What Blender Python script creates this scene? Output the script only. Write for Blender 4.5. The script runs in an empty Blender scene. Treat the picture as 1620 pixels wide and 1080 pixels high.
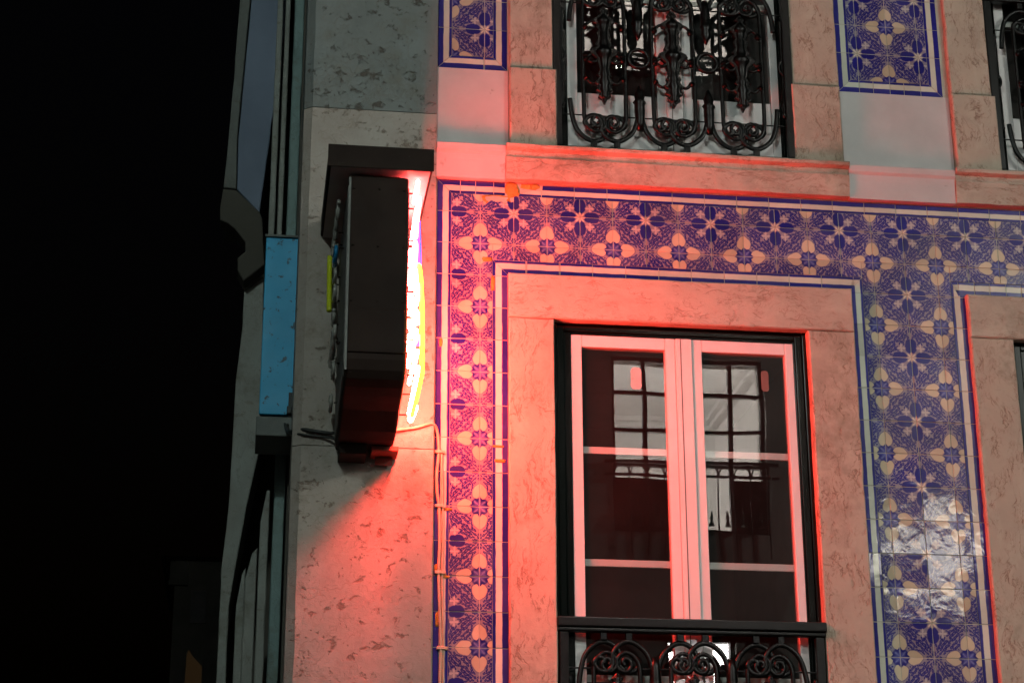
import bpy, bmesh, math, random
from mathutils import Vector, noise
random.seed(7)
R = math.radians
scn = bpy.context.scene
col = scn.collection

# ------------------------------------------------------------------ camera, sky, exposure
cam_d = bpy.data.cameras.new('camera')
cam = bpy.data.objects.new('camera', cam_d)
col.objects.link(cam)
cam_d.sensor_width = 36.0
cam_d.lens = 36.0 * 3073.8 / 1620.0
cam_d.clip_start, cam_d.clip_end = 0.1, 300.0
yaw, pitch, roll = 0.13706755, 0.34091710, -0.00350778
cy, sy, cp, sp, cr, sr = math.cos(yaw), math.sin(yaw), math.cos(pitch), math.sin(pitch), math.cos(roll), math.sin(roll)
fw = Vector((sy * cp, cy * cp, sp)); rt = Vector((cy, -sy, 0)); up = rt.cross(fw)
r2, u2 = cr * rt + sr * up, -sr * rt + cr * up
from mathutils import Matrix
cam.matrix_world = Matrix(((r2.x, u2.x, -fw.x, -1.02807), (r2.y, u2.y, -fw.y, -7.38952), (r2.z, u2.z, -fw.z, 1.6), (0, 0, 0, 1)))
scn.camera = cam

world = bpy.data.worlds.new('World'); scn.world = world; world.use_nodes = True
wn = world.node_tree.nodes; wl = world.node_tree.links
bg = wn['Background']
sky = wn.new('ShaderNodeTexSky'); sky.sky_type = 'NISHITA'; sky.sun_disc = False
sky.sun_elevation = R(-4); sky.sun_rotation = R(200)
wl.new(sky.outputs[0], bg.inputs[0]); bg.inputs[1].default_value = 0.05

scn.view_settings.view_transform = 'Standard'
scn.view_settings.look = 'None'
scn.view_settings.exposure = 0.0
scn.view_settings.gamma = 1.0
scn.view_settings.use_curve_mapping = False
scn.cycles.use_denoising = True
scn.cycles.max_bounces = 6
scn.cycles.diffuse_bounces = 3
scn.cycles.sample_clamp_indirect = 4.0
scn.cycles.caustics_reflective = False
scn.cycles.caustics_refractive = False

LAMP_LEFT, LAMP_RIGHT = 600.0, 880.0      # the two street lanterns across the road
NEON = 425.0             # radiance scale of the tubes

# ------------------------------------------------------------------ node helper
class S:
    def __init__(s, nt, sock): s.nt, s.k = nt, sock
    def _m(s, op, b=None, c=None):
        n = s.nt.nodes.new('ShaderNodeMath'); n.operation = op
        for i, v in enumerate((s, b, c)):
            if v is None: continue
            if isinstance(v, S): s.nt.links.new(v.k, n.inputs[i])
            else: n.inputs[i].default_value = v
        return S(s.nt, n.outputs[0])
    def __add__(s, b): return s._m('ADD', b)
    __radd__ = __add__
    def __mul__(s, b): return s._m('MULTIPLY', b)
    __rmul__ = __mul__
    def __sub__(s, b): return s._m('SUBTRACT', b)
    def __rsub__(s, b): return (s * -1.0) + b
    def __truediv__(s, b): return s._m('DIVIDE', b)
    def __pow__(s, b): return s._m('POWER', b)
    def max(s, b): return s._m('MAXIMUM', b)
    def min(s, b): return s._m('MINIMUM', b)
    def abs(s): return s._m('ABSOLUTE')
    def cos(s): return s._m('COSINE')
    def sin(s): return s._m('SINE')
    def sqrt(s): return s._m('SQRT')
    def pp(s, k): return s._m('PINGPONG', k)
    def atan2(s, b): return s._m('ARCTAN2', b)
    def clamp(s):
        r = s._m('ADD', 0.0); r.k.node.use_clamp = True; return r
    def soft(s, w):                     # smooth 0..1 step around zero
        return (s * (1.0 / w) + 0.5).clamp()

class Mat:
    def __init__(m, name):
        m.mat = bpy.data.materials.new(name); m.mat.use_nodes = True
        m.nt = m.mat.node_tree; m.b = m.nt.nodes['Principled BSDF']
        m.b.inputs['Roughness'].default_value = 0.8
    def node(m, t, **kw):
        n = m.nt.nodes.new(t)
        for k, v in kw.items(): setattr(n, k, v)
        return n
    def put(m, sock, v):
        if isinstance(v, S): m.nt.links.new(v.k, sock)
        elif hasattr(v, 'is_output'): m.nt.links.new(v, sock)
        else: sock.default_value = v
    def set(m, **kw):
        for k, v in kw.items():
            k = k.replace('_', ' ')
            if isinstance(v, tuple) and len(v) == 3: v = (*v, 1)
            m.put(m.b.inputs[k], v)
    def coord(m, which='Object'):
        return m.node('ShaderNodeTexCoord').outputs[which]
    def mapping(m, vec, scale=(1, 1, 1), loc=(0, 0, 0), rot=(0, 0, 0)):
        n = m.node('ShaderNodeMapping'); m.put(n.inputs[0], vec)
        n.inputs['Scale'].default_value = scale; n.inputs['Location'].default_value = loc; n.inputs['Rotation'].default_value = rot
        return n.outputs[0]
    def noise(m, vec, scale, detail=4, rough=0.55, dist=0.0):
        n = m.node('ShaderNodeTexNoise'); m.put(n.inputs['Vector'], vec)
        n.inputs['Scale'].default_value = scale; n.inputs['Detail'].default_value = detail
        n.inputs['Roughness'].default_value = rough; n.inputs['Distortion'].default_value = dist
        return S(m.nt, n.outputs[0])
    def voronoi(m, vec, scale, feature='DISTANCE_TO_EDGE', rand=1.0, dims='2D'):
        n = m.node('ShaderNodeTexVoronoi'); n.voronoi_dimensions = dims; n.feature = feature
        m.put(n.inputs['Vector'], vec); n.inputs['Scale'].default_value = scale; n.inputs['Randomness'].default_value = rand
        return S(m.nt, n.outputs[0])
    def xyz(m, x, y, z=0.0):
        n = m.node('ShaderNodeCombineXYZ')
        for i, v in enumerate((x, y, z)): m.put(n.inputs[i], v)
        return n.outputs[0]
    def sep(m, vec):
        n = m.node('ShaderNodeSeparateXYZ'); m.put(n.inputs[0], vec)
        return [S(m.nt, o) for o in n.outputs]
    def mix(m, f, a, b):
        n = m.node('ShaderNodeMix', data_type='RGBA')
        m.put(n.inputs[0], f)
        m.put(n.inputs[6], (*a, 1) if isinstance(a, tuple) else a)
        m.put(n.inputs[7], (*b, 1) if isinstance(b, tuple) else b)
        return n.outputs[2]
    def bump(m, h, strength=0.3, dist=0.01, normal=None):
        n = m.node('ShaderNodeBump'); m.put(n.inputs['Height'], h)
        n.inputs['Strength'].default_value = strength; n.inputs['Distance'].default_value = dist
        if normal is not None: m.put(n.inputs['Normal'], normal)
        return n.outputs[0]
    def rand(m):
        return S(m.nt, m.node('ShaderNodeObjectInfo').outputs['Random'])

M = {}

# ---- glazed tile: printed pattern on tile coordinates
def tile_glaze(m, colour, tint):
    rnd = m.rand()
    c = m.coord('Object')
    off = m.node('ShaderNodeVectorMath', operation='ADD')
    m.put(off.inputs[0], c); m.put(off.inputs[1], m.xyz(rnd * 37.0, rnd * 11.0, rnd * 53.0))
    wav = m.noise(off.outputs[0], 13, 2, 0.45, 0.8)
    fine = m.noise(off.outputs[0], 75, 3, 0.55)
    dirt = m.noise(c, 5, 5, 0.65)
    hs = m.node('ShaderNodeHueSaturation')
    m.put(hs.inputs['Color'], colour)
    m.put(hs.inputs['Value'], rnd * 0.3 + 0.80 + (dirt - 0.5) * 0.5)
    m.put(hs.inputs['Saturation'], 1.0 - ((rnd * 7.3)._m('FRACT')) * 0.12)
    m.set(Base_Color=hs.outputs[0], Roughness=(fine * 0.10 + 0.03), Specular_IOR_Level=0.62)
    m.set(Normal=m.bump(wav * 0.8 + fine * 0.03, 0.5, 0.0022))

def make_tile_mat():
    m = Mat('azulejo_pattern')
    uv = m.node('ShaderNodeUVMap'); uv.uv_map = 'UVMap'
    u, v, _ = m.sep(uv.outputs[0])
    wob = m.node('ShaderNodeTexNoise'); m.put(wob.inputs['Vector'], uv.outputs[0]); wob.inputs['Scale'].default_value = 7.0
    wob.inputs['Detail'].default_value = 3
    wx, wy, _ = m.sep(wob.outputs[1])
    x = (u + (wx - 0.5) * 0.07).pp(1.0); y = (v + (wy - 0.5) * 0.07).pp(1.0)
    a, b = x.max(y), x.min(y)
    def hyp(p, q): return (p * p + q * q).sqrt()
    W = 0.035
    # cream eight-petal flower at the blue cross
    rA = hyp(a, b); tA = b.atan2(a)
    petal = ((tA * 8.0).cos() * 0.06 + 0.115 - rA).soft(W)
    core = (0.035 - rA).soft(0.02)
    split = (((tA * 8.0 + 3.1416).cos() * 0.5 + 0.5) ** 8.0) * (rA - 0.04).soft(0.02) * 0.7
    # dark cross lobes
    ex = ((a - 0.36) / 0.235).abs(); ey = b / 0.178
    lobe = (1.0 - (ex ** 2.4 + ey ** 2.4)).soft(0.25)
    # small fleur on the diagonal
    fx, fy = a - 0.30, b - 0.30
    rf = hyp(fx, fy); tf = fy.atan2(fx)
    fleur = ((tf * 4.0).cos() * 0.055 + 0.080 - rf).soft(W)
    # blue star with hearts
    p, q = 1.0 - a, 1.0 - b
    rB = hyp(p, q); tB = p.atan2(q)
    starB = ((tB * 8.0).cos() * 0.045 + 0.205 - rB).soft(W)
    rayB = (((tB * 8.0).cos() * 0.5 + 0.5) ** 5.0) * 0.55 + (0.05 - rB).soft(0.03) * 0.4
    edgeB = (0.035 - ((tB * 8.0).cos() * 0.045 + 0.205 - rB).abs()).soft(0.03)
    k = ((q - 0.215) / 0.445).clamp()
    hw = (k ** 0.36) * ((1.0 - k) ** 0.62) * 0.405
    notch = (0.085 - p) * 1.0
    heart_d = (hw - p).min(q - 0.215 - notch.max(0.0)).min(0.66 - q)
    heart = heart_d.soft(W)
    halo = (heart_d + 0.022).soft(0.03)
    # rosette between them
    p3, q3 = 1.0 - a, b
    rR = hyp(p3, q3); tR = q3.atan2(p3)
    ros = (((tR * 8.0).cos() + (rR * 48.0).sin() * 0.9) * 0.10).soft(0.06) * (0.24 - rR).soft(0.05)
    # curling leaf lattice: pale ground cut by dark leaf-shaped gaps
    drops = [(.455, .315, -28, .062, .027), (.55, .37, -38, .080, .030), (.515, .235, -24, .070, .026), (.63, .285, -38, .082, .030),
             (.665, .405, -62, .066, .028), (.605, .47, -22, .058, .026), (.53, .47, -52, .048, .022), (.655, .175, -22, .066, .025),
             (.745, .215, -42, .056, .025), (.745, .315, -72, .050, .022), (.69, .535, -78, .050, .025), (.625, .59, -32, .046, .024),
             (.745, .61, -85, .042, .022), (.70, .67, -48, .038, .021), (.635, .085, 12, .046, .022), (.735, .115, -32, .048, .020),
             (.42, .225, 24, .036, .018), (.90, .045, -24, .040, .017), (.957, .10, -66, .040, .017), (.83, .03, -4, .030, .018),
             (.97, .19, -86, .030, .018), (.825, .12, -36, .038, .020), (.885, .185, -58, .038, .020), (.79, .265, -60, .030, .015), (.58, .655, -40, .030, .016), (.795, .42, -76, .050, .019), (.865, .315, -52, .040, .018), (.772, .50, -86, .040, .016), (.80, .335, -66, .036, .016),
             (.72, .745, -15, .034, .016), (.835, .225, -48, .034, .015), (.575, .20, -10, .040, .016), (.69, .345, -50, .040, .014)]
    wv = (m.noise(uv.outputs[0], 13.0, 2, 0.5) - 0.5) * 0.9
    gap = None
    for cx_, cy_, an, la, lb in drops:
        co, si = math.cos(R(an)), math.sin(R(an))
        dx_, dy_ = a - cx_, b - cy_
        pp_ = (dx_ * co + dy_ * si) * (1 / (la * 1.25))
        qq_ = (dy_ * co - dx_ * si) * (1 / (lb * 1.52)) - pp_ * pp_ * 0.55 + 0.25
        d_ = 1.0 - pp_ * pp_ - qq_ * qq_
        gap = d_ if gap is None else gap.max(d_)
    gap_core = (gap + wv * 0.5 - 0.88).soft(0.16) * 0.45
    gap = (gap + wv * 0.8).soft(0.40) * (1.0 - gap_core)
    vein_ = (0.035 - m.voronoi(m.xyz(a * 11.0, b * 11.0), 1.0)).soft(0.06) * 0.45
    lace = (1.0 - gap) * (1.0 - vein_)
    lace = lace * (1.0 - lobe) * (1.0 - halo) * ((rB - 0.275).soft(0.05))
    lace = lace * (1.0 - (0.026 - rR).soft(0.02))
    navy = m.mix(m.noise(uv.outputs[0], 2.2, 4, 0.6), (0.006, 0.005, 0.12), (0.014, 0.011, 0.235))
    c = m.mix((lace * 0.9).clamp(), navy, (0.285, 0.25, 0.285))
    c = m.mix((fleur * 0.95).clamp(), c, (0.46, 0.42, 0.40))
    c = m.mix(heart, c, m.mix(m.noise(uv.outputs[0], 3.0, 3, 0.5), (0.50, 0.41, 0.275), (0.59, 0.485, 0.33)))
    blue = m.mix(rayB.clamp(), (0.065, 0.07, 0.30), (0.20, 0.21, 0.42))
    blue = m.mix((edgeB * 0.7).clamp(), blue, (0.02, 0.02, 0.18))
    c = m.mix(starB, c, blue)
    c = m.mix((petal * (1.0 - split)).clamp(), c, (0.62, 0.54, 0.42))
    c = m.mix((core * 0.8).clamp(), c, (0.30, 0.20, 0.14))
    tile_glaze(m, c, 0)
    return m.mat

def make_border_mat():
    m = Mat('azulejo_border')
    uv = m.node('ShaderNodeUVMap'); uv.uv_map = 'UVMap'
    u, v, _ = m.sep(uv.outputs[0])
    w = v + (m.noise(m.coord('Object'), 16, 3, 0.55) - 0.5) * 0.09
    thin = (0.19 - w).soft(0.04)
    thick = (w - 0.60).soft(0.04)
    navy = m.mix(m.noise(m.coord('Object'), 14, 4, 0.6), (0.007, 0.007, 0.13), (0.020, 0.017, 0.26))
    c = m.mix(thin.max(thick), (0.60, 0.58, 0.47), navy)
    tile_glaze(m, c, 0)
    return m.mat

M['tile'] = make_tile_mat()
M['border'] = make_border_mat()

def stone_mat(name, base, vein, stretch, pits=0.0, dark=(0.16, 0.12, 0.08), grime=(0.12, 0.10, 0.06)):
    m = Mat(name)
    c = m.coord('Object')
    warp = m.node('ShaderNodeTexNoise'); m.put(warp.inputs['Vector'], c); warp.inputs['Scale'].default_value = 6.0
    warp.inputs['Detail'].default_value = 5
    ws = m.node('ShaderNodeVectorMath', operation='SCALE'); m.put(ws.inputs[0], warp.outputs[1]); ws.inputs['Scale'].default_value = 0.16
    wa = m.node('ShaderNodeVectorMath', operation='ADD'); m.put(wa.inputs[0], c); m.put(wa.inputs[1], ws.outputs[0])
    vm = m.mapping(wa.outputs[0], stretch)
    n1 = m.noise(vm, 6.5, 4, 0.55)
    vn = (0.010 - (n1 - 0.5).abs()).soft(0.020)
    n2 = m.noise(vm, 17.0, 3, 0.55)
    vn2 = (0.012 - (n2 - 0.52).abs()).soft(0.02) * 0.6
    brk = (m.noise(c, 9.0, 4, 0.6) - 0.47).soft(0.12)
    veins = (vn.max(vn2) * brk).clamp()
    mott = m.noise(c, 3.5, 6, 0.62)
    mott2 = m.noise(vm, 4.0, 5, 0.6)
    b2 = tuple(k * 0.80 for k in base)
    b3 = (base[0] * 1.05, base[1] * 1.12, base[2] * 1.16)
    cc = m.mix(((mott - 0.35) * 2.6).clamp(), b2, base)
    cc = m.mix(((mott2 - 0.48) * 2.6).clamp(), cc, b3)
    cc = m.mix((veins * (0.30 if pits else 0.72)).clamp(), cc, vein)
    blot = (m.noise(c, 2.1, 6, 0.7) - 0.60).soft(0.12) * 0.55
    cc = m.mix(blot.clamp(), cc, tuple(k * 0.6 for k in base))
    h = mott * 0.35 + m.noise(c, 42, 5, 0.65) * 0.5 - veins * (0.12 if pits else 0.4)
    if pits > 0:
        pn = m.noise(m.mapping(c, (1, 1, 1.3)), 18.0, 7, 0.66, 0.35)
        big = m.noise(c, 2.2, 3, 0.5)
        pit = ((pn - 0.625 + (big - 0.5) * 0.22 * 1.0).soft(0.07) * pits).clamp()
        cc = m.mix((pit * 0.85).clamp(), cc, dark)
        pn2 = m.noise(c, 47.0, 3, 0.6)
        pit2 = ((pn2 - 0.70 + (big - 0.5) * 0.2).soft(0.05) * pits * 0.8).clamp()
        cc = m.mix(pit2, cc, dark)
        h = h - pit * 0.9 - pit2 * 0.5
    g = (m.noise(c, 1.7, 6, 0.75) - 0.61).soft(0.14) * 0.55
    cc = m.mix(g.clamp(), cc, grime)
    m.set(Base_Color=cc, Roughness=0.72, Specular_IOR_Level=0.25)
    m.set(Normal=m.bump(h, 0.65, 0.007))
    return m.mat

M['jamb'] = stone_mat('pink_limestone_upright', (0.50, 0.40, 0.315), (0.17, 0.085, 0.05), (2.6, 2.6, 0.55))
M['lintel'] = stone_mat('pink_limestone_lying', (0.52, 0.415, 0.33), (0.26, 0.15, 0.10), (0.5, 2.6, 2.6))
M['pier'] = stone_mat('weathered_grey_limestone', (0.19, 0.203, 0.195), (0.17, 0.13, 0.09), (1.6, 1.6, 1.2), pits=1.0, dark=(0.065, 0.05, 0.038))
M['pier_low'] = stone_mat('patched_pale_limestone', (0.385, 0.335, 0.295), (0.20, 0.15, 0.11), (1.1, 1.1, 1.3), pits=0.8, dark=(0.13, 0.085, 0.06))
M['side'] = stone_mat('side_limestone', (0.34, 0.34, 0.31), (0.14, 0.12, 0.10), (2.0, 2.0, 0.6), pits=0.4)

def plain(name, colr, rough=0.6, var=0.25, scale=8, bump=0.2, bd=0.003, metallic=0.0, spec=0.4, spots=None, spot_scale=20, spot_thr=0.68):
    m = Mat(name); c = m.coord('Object')
    n = m.noise(c, scale, 5, 0.6)
    cc = m.mix(((n - 0.3) * 2.0).clamp(), tuple(k * (1 - var) for k in colr), tuple(min(1, k * (1 + var * 0.6)) for k in colr))
    if spots:
        sp_ = (m.noise(c, spot_scale, 5, 0.62) - spot_thr).soft(0.04)
        cc = m.mix((sp_ * 0.9).clamp(), cc, spots)
    m.set(Base_Color=cc, Roughness=(m.noise(c, scale * 3, 3) * (0.3 if rough > 0.15 else 0.06) + (rough - (0.15 if rough > 0.15 else 0.03))).clamp(), Metallic=metallic, Specular_IOR_Level=spec)
    if bump: m.set(Normal=m.bump(m.noise(c, scale * 5, 4, 0.6), bump, bd))
    return m.mat

M['plaster'] = plain('smooth_white_plaster', (0.53, 0.49, 0.48), 0.75, 0.13, 5, 0.3, 0.003, spots=(0.36, 0.32, 0.29), spot_scale=9, spot_thr=0.66)
M['grout'] = plain('pale_grout', (0.48, 0.43, 0.35), 0.9, 0.2, 20)
M['mortar'] = plain('orange_lime_mortar', (0.58, 0.29, 0.06), 0.95, 0.45, 22, 0.9, 0.012)
M['green_wood'] = plain('dark_green_gloss_paint', (0.003, 0.005, 0.004), 0.13, 0.3, 3, 0.0, 0.001, spec=0.22)
M['iron'] = plain('black_painted_iron', (0.0020, 0.0023, 0.0020), 0.34, 0.4, 40, 0.0, 0.001, spec=0.22)
M['white_paint'] = plain('white_gloss_paint', (0.70, 0.65, 0.64), 0.075, 0.05, 5, 0.0, 0.001, spec=0.22)
M['dark_room'] = plain('dim_room_wall', (0.13, 0.11, 0.105), 0.9, 0.3, 3, 0)
M['sign_metal'] = plain('sooty_sign_metal', (0.019, 0.0115, 0.0085), 0.7, 0.45, 4, 0.25, 0.003, spec=0.12, spots=(0.03, 0.026, 0.022), spot_scale=30, spot_thr=0.70)
M['sign_face'] = plain('grey_sign_face', (0.16, 0.15, 0.14), 0.6, 0.3, 9, 0.2)
M['brown_reflection'] = plain('brown_reflection', (0.16, 0.10, 0.085), 0.8, 0.2, 20, 0)  # brown reflection in the pane, put into a small plate's colour
M['soffit'] = plain('pale_painted_soffit', (0.40, 0.37, 0.36), 0.7, 0.15, 8, 0)
M['rust'] = plain('red_bracket', (0.30, 0.05, 0.03), 0.6, 0.3, 20, 0.3)  # plain red tone for the bracket pieces under the sign
M['dead_yellow'] = plain('unlit_yellow_tube', (0.55, 0.60, 0.03), 0.25, 0.1, 12, 0, spec=0.6)
M['dead_glass'] = plain('unlit_milky_tube', (0.32, 0.31, 0.28), 0.25, 0.2, 12, 0, spec=0.6)
M['dead_blue'] = plain('unlit_blue_tube', (0.02, 0.22, 0.45), 0.25, 0.1, 12, 0, spec=0.6)
M['blue_box'] = plain('cyan_painted_metal', (0.024, 0.35, 0.62), 0.5, 0.18, 3.0, 0.15, 0.002, spots=(0.02, 0.04, 0.05), spot_scale=26, spot_thr=0.605)
M['blue_side'] = plain('teal_painted_metal', (0.012, 0.16, 0.24), 0.5, 0.16, 3.0, 0.1, 0.002)
M['tray'] = plain('grey_zinc_tray', (0.13, 0.14, 0.13), 0.6, 0.3, 9, 0.2)
M['cable'] = plain('beige_cable', (0.52, 0.40, 0.28), 0.6, 0.2, 20, 0)
M['black_cable'] = plain('black_cable', (0.03, 0.03, 0.028), 0.6, 0.3, 20, 0)
M['facade'] = plain('grey_render', (0.30, 0.28, 0.26), 0.9, 0.25, 2, 0.3, 0.004)
M['asphalt'] = plain('dark_paving', (0.06, 0.058, 0.055), 0.7, 0.4, 6, 0.4, 0.01)
M['white_room'] = plain('white_room_paint', (0.72, 0.70, 0.68), 0.9, 0.04, 2, 0)
M['shaded_side'] = stone_mat('shaded_side_limestone', (0.20, 0.205, 0.19), (0.08, 0.07, 0.06), (2.0, 2.0, 0.6), pits=0.4)  # darker copy of the side limestone, shade put into its colour
M['teal_stone'] = stone_mat('greenish_stone', (0.24, 0.33, 0.32), (0.10, 0.12, 0.11), (2.0, 2.0, 0.5), pits=0.3)
M['bay_paint'] = plain('bluish_render', (0.22, 0.26, 0.35), 0.9, 0.2, 2.5, 0.3, 0.003)
M['night_wall'] = plain('far_and_shaded_render', (0.10, 0.09, 0.075), 0.95, 0.3, 2, 0.2)  # far house render; also stands for shade on the side house
M['roof'] = plain('clay_roof', (0.10, 0.05, 0.035), 0.9, 0.3, 6, 0.3)

def emit(name, colr, s):
    m = Mat(name)
    m.set(Base_Color=(0.02, 0.02, 0.02), Emission_Color=colr, Emission_Strength=s)
    return m.mat
M['neon_red'] = emit('lit_red_tube', (1.0, 0.044, 0.027), NEON * 1.0)
M['neon_added_red'] = emit('added_red_tube', (1.0, 0.046, 0.030), NEON * 1.8)  # stronger red for low tubes added to light the pier
M['neon_pink'] = emit('lit_pink_tube', (1.0, 0.075, 0.07), NEON * 0.22)
M['neon_yellow'] = emit('lit_yellow_tube', (1.0, 0.50, 0.015), NEON * 0.03)
M['neon_blue'] = emit('lit_blue_tube', (0.02, 0.10, 1.0), 3.2)
M['neon_cyan'] = emit('lit_cyan_tube', (0.05, 0.55, 1.0), 2.2)
M['neon_purple'] = emit('lit_violet_tube', (0.75, 0.06, 1.0), 3.0)
M['lantern_glow'] = emit('lantern_glow', (0.80, 1.0, 0.92), 30)
M['lit_pane'] = emit('lit_curtain', (1.0, 0.94, 0.80), 11.0)
M['shop_pane'] = emit('bright_shop_light', (1.0, 0.95, 0.93), 26.0)
M['warm_patch'] = emit('warm_lit_patch', (1.0, 0.55, 0.2), 0.013)  # glow for the pane added on the far house
M['bulb'] = emit('bulb_glow', (1.0, 0.95, 0.85), 40)

def glass_mat():
    m = Mat('window_glass'); nt = m.nt
    out = nt.nodes['Material Output']
    tr = m.node('ShaderNodeBsdfTransparent'); tr.inputs[0].default_value = (0.90, 0.92, 0.91, 1)
    gl = m.node('ShaderNodeBsdfGlossy'); gl.inputs['Roughness'].default_value = 0.0
    gl.inputs[0].default_value = (1, 1, 1, 1)
    c = m.coord('Object')
    nb = m.bump(m.noise(c, 2.2, 1, 0.4), 0.06, 0.01)
    m.put(gl.inputs['Normal'], nb)
    fr = m.node('ShaderNodeFresnel'); fr.inputs[0].default_value = 1.52
    mx = m.node('ShaderNodeMixShader')
    df = m.node('ShaderNodeBsdfDiffuse'); df.inputs[0].default_value = (0.5, 0.47, 0.45, 1)
    dm = m.node('ShaderNodeMixShader')
    m.put(dm.inputs[0], (m.noise(c, 4, 4, 0.6) * 0.018 + 0.001)); nt.links.new(tr.outputs[0], dm.inputs[1]); nt.links.new(df.outputs[0], dm.inputs[2])
    geo = m.node('ShaderNodeNewGeometry')
    fac = (S(nt, fr.outputs[0]) * (1.0 - S(nt, geo.outputs['Backfacing'])) * 1.9).clamp()
    nt.links.new(fac.k, mx.inputs[0]); nt.links.new(dm.outputs[0], mx.inputs[1]); nt.links.new(gl.outputs[0], mx.inputs[2])
    nt.links.new(mx.outputs[0], out.inputs[0])
    return m.mat
M['glass'] = glass_mat()

# ------------------------------------------------------------------ mesh helpers
def tag(o, label=None, cat=None, group=None, kind=None):
    for k, v in (('label', label), ('category', cat), ('group', group), ('kind', kind)):
        if v: o[k] = v
    return o
def empty(name, loc=(0, 0, 0), label=None, cat=None, group=None):
    o = bpy.data.objects.new(name, None); col.objects.link(o); o.location = loc
    o.empty_display_size = 0.2
    return tag(o, label, cat, group)

class MB:
    def __init__(s): s.v, s.f, s.uv = [], [], None
    def add(s, vs, fs):
        n = len(s.v); s.v += [tuple(p) for p in vs]; s.f += [tuple(i + n for i in f) for f in fs]; return s
    def box(s, x0, x1, y0, y1, z0, z1):
        vs = [(x, y, z) for z in (z0, z1) for y in (y0, y1) for x in (x0, x1)]
        return s.add(vs, [(0, 2, 3, 1), (4, 5, 7, 6), (0, 1, 5, 4), (2, 6, 7, 3), (0, 4, 6, 2), (1, 3, 7, 5)])
    def prism(s, pts, y0, y1, ch=0.0):
        """polygon in x,z (counter-clockwise seen from the street), front at y0, back at y1; ch = chamfer"""
        n = len(pts)
        if ch > 0:
            cx = sum(p[0] for p in pts) / n; cz = sum(p[1] for p in pts) / n
            ins = []
            for i in range(n):
                p0, p1, p2 = Vector(pts[i - 1]), Vector(pts[i]), Vector(pts[(i + 1) % n])
                e1 = (p1 - p0).normalized(); e2 = (p2 - p1).normalized()
                n1 = Vector((-e1.y, e1.x)); n2 = Vector((-e2.y, e2.x))
                d = (n1 + n2); d = d / max(0.3, d.length_squared) * 2 * ch
                ins.append(p1 + d)
            rings = [[(p[0], y0, p[1]) for p in ins], [(p[0], y0 + ch, p[1]) for p in pts], [(p[0], y1, p[1]) for p in pts]]
        else:
            rings = [[(p[0], y0, p[1]) for p in pts], [(p[0], y1, p[1]) for p in pts]]
        vs = [p for r in rings for p in r]; fs = [tuple(range(n))]
        for k in range(len(rings) - 1):
            for i in range(n):
                j = (i + 1) % n
                fs.append((k * n + i, (k + 1) * n + i, (k + 1) * n + j, k * n + j))
        fs.append(tuple(reversed(range((len(rings) - 1) * n, len(rings) * n))))
        return s.add(vs, fs)
    def tube(s, pts, r, n=7, cap=True, flat=1.0, rr=None):
        pts = [Vector(p) for p in pts]; N = len(pts); rings = []
        up_ = None
        for i, p in enumerate(pts):
            d = (pts[min(i + 1, N - 1)] - pts[max(i - 1, 0)]).normalized()
            if up_ is None:
                up_ = Vector((0, 1, 0)) if abs(d.y) < 0.9 else Vector((1, 0, 0))
            a = (up_ - d * up_.dot(d)).normalized(); b = d.cross(a); up_ = a
            q = rr[i] if rr else r
            rings.append([p + a * (q * flat * math.cos(2 * math.pi * (k + .5) / n)) + b * (q * math.sin(2 * math.pi * (k + .5) / n)) for k in range(n)])
        vs = [v for r_ in rings for v in r_]; fs = []
        for i in range(N - 1):
            for k in range(n):
                j = (k + 1) % n
                fs.append((i * n + k, i * n + j, (i + 1) * n + j, (i + 1) * n + k))
        if cap:
            fs.append(tuple(reversed(range(n)))); fs.append(tuple(range((N - 1) * n, N * n)))
        return s.add(vs, fs)
    def lathe(s, c, prof, n=10, flat=1.0):
        """profile of (radius, z) round a vertical axis at c"""
        vs, fs = [], []
        for r, z in prof:
            vs += [(c[0] + r * math.cos(2 * math.pi * k / n), c[1] + r * flat * math.sin(2 * math.pi * k / n), c[2] + z) for k in range(n)]
        for i in range(len(prof) - 1):
            for k in range(n):
                j = (k + 1) % n
                fs.append((i * n + k, i * n + j, (i + 1) * n + j, (i + 1) * n + k))
        fs.append(tuple(reversed(range(n)))); fs.append(tuple(range((len(prof) - 1) * n, len(prof) * n)))
        return s.add(vs, fs)
    def mesh(s, name, mat, bevel=0.0, smooth=False, uvf=None, seg=2):
        me = bpy.data.meshes.new(name); me.from_pydata(s.v, [], s.f); me.update()
        if bevel > 0:
            bm = bmesh.new(); bm.from_mesh(me)
            es = [e for e in bm.edges if len(e.link_faces) == 2 and e.calc_face_angle(0) > 0.5]
            bmesh.ops.bevel(bm, geom=es, offset=bevel, segments=seg, affect='EDGES', profile=0.5, clamp_overlap=True)
            bm.to_mesh(me); bm.free()
        if uvf:
            uvl = me.uv_layers.new(name='UVMap')
            for l in me.loops:
                uvl.data[l.index].uv = uvf(me.vertices[l.vertex_index].co)
        me.materials.append(mat)
        if smooth:
            for p in me.polygons: p.use_smooth = True
        return me
    def build(s, name, mat, parent=None, **kw):
        o = bpy.data.objects.new(name, s.mesh(name, mat, **kw)); col.objects.link(o)
        if parent: o.parent = parent
        return o

def copy_tree(o, parent=None):
    c = o.copy(); col.objects.link(c)
    if parent: c.parent = parent
    for ch in list(o.children): copy_tree(ch, c)
    return c

def rect(x0, x1, z0, z1): return [(x0, z0), (x1, z0), (x1, z1), (x0, z1)]

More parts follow.
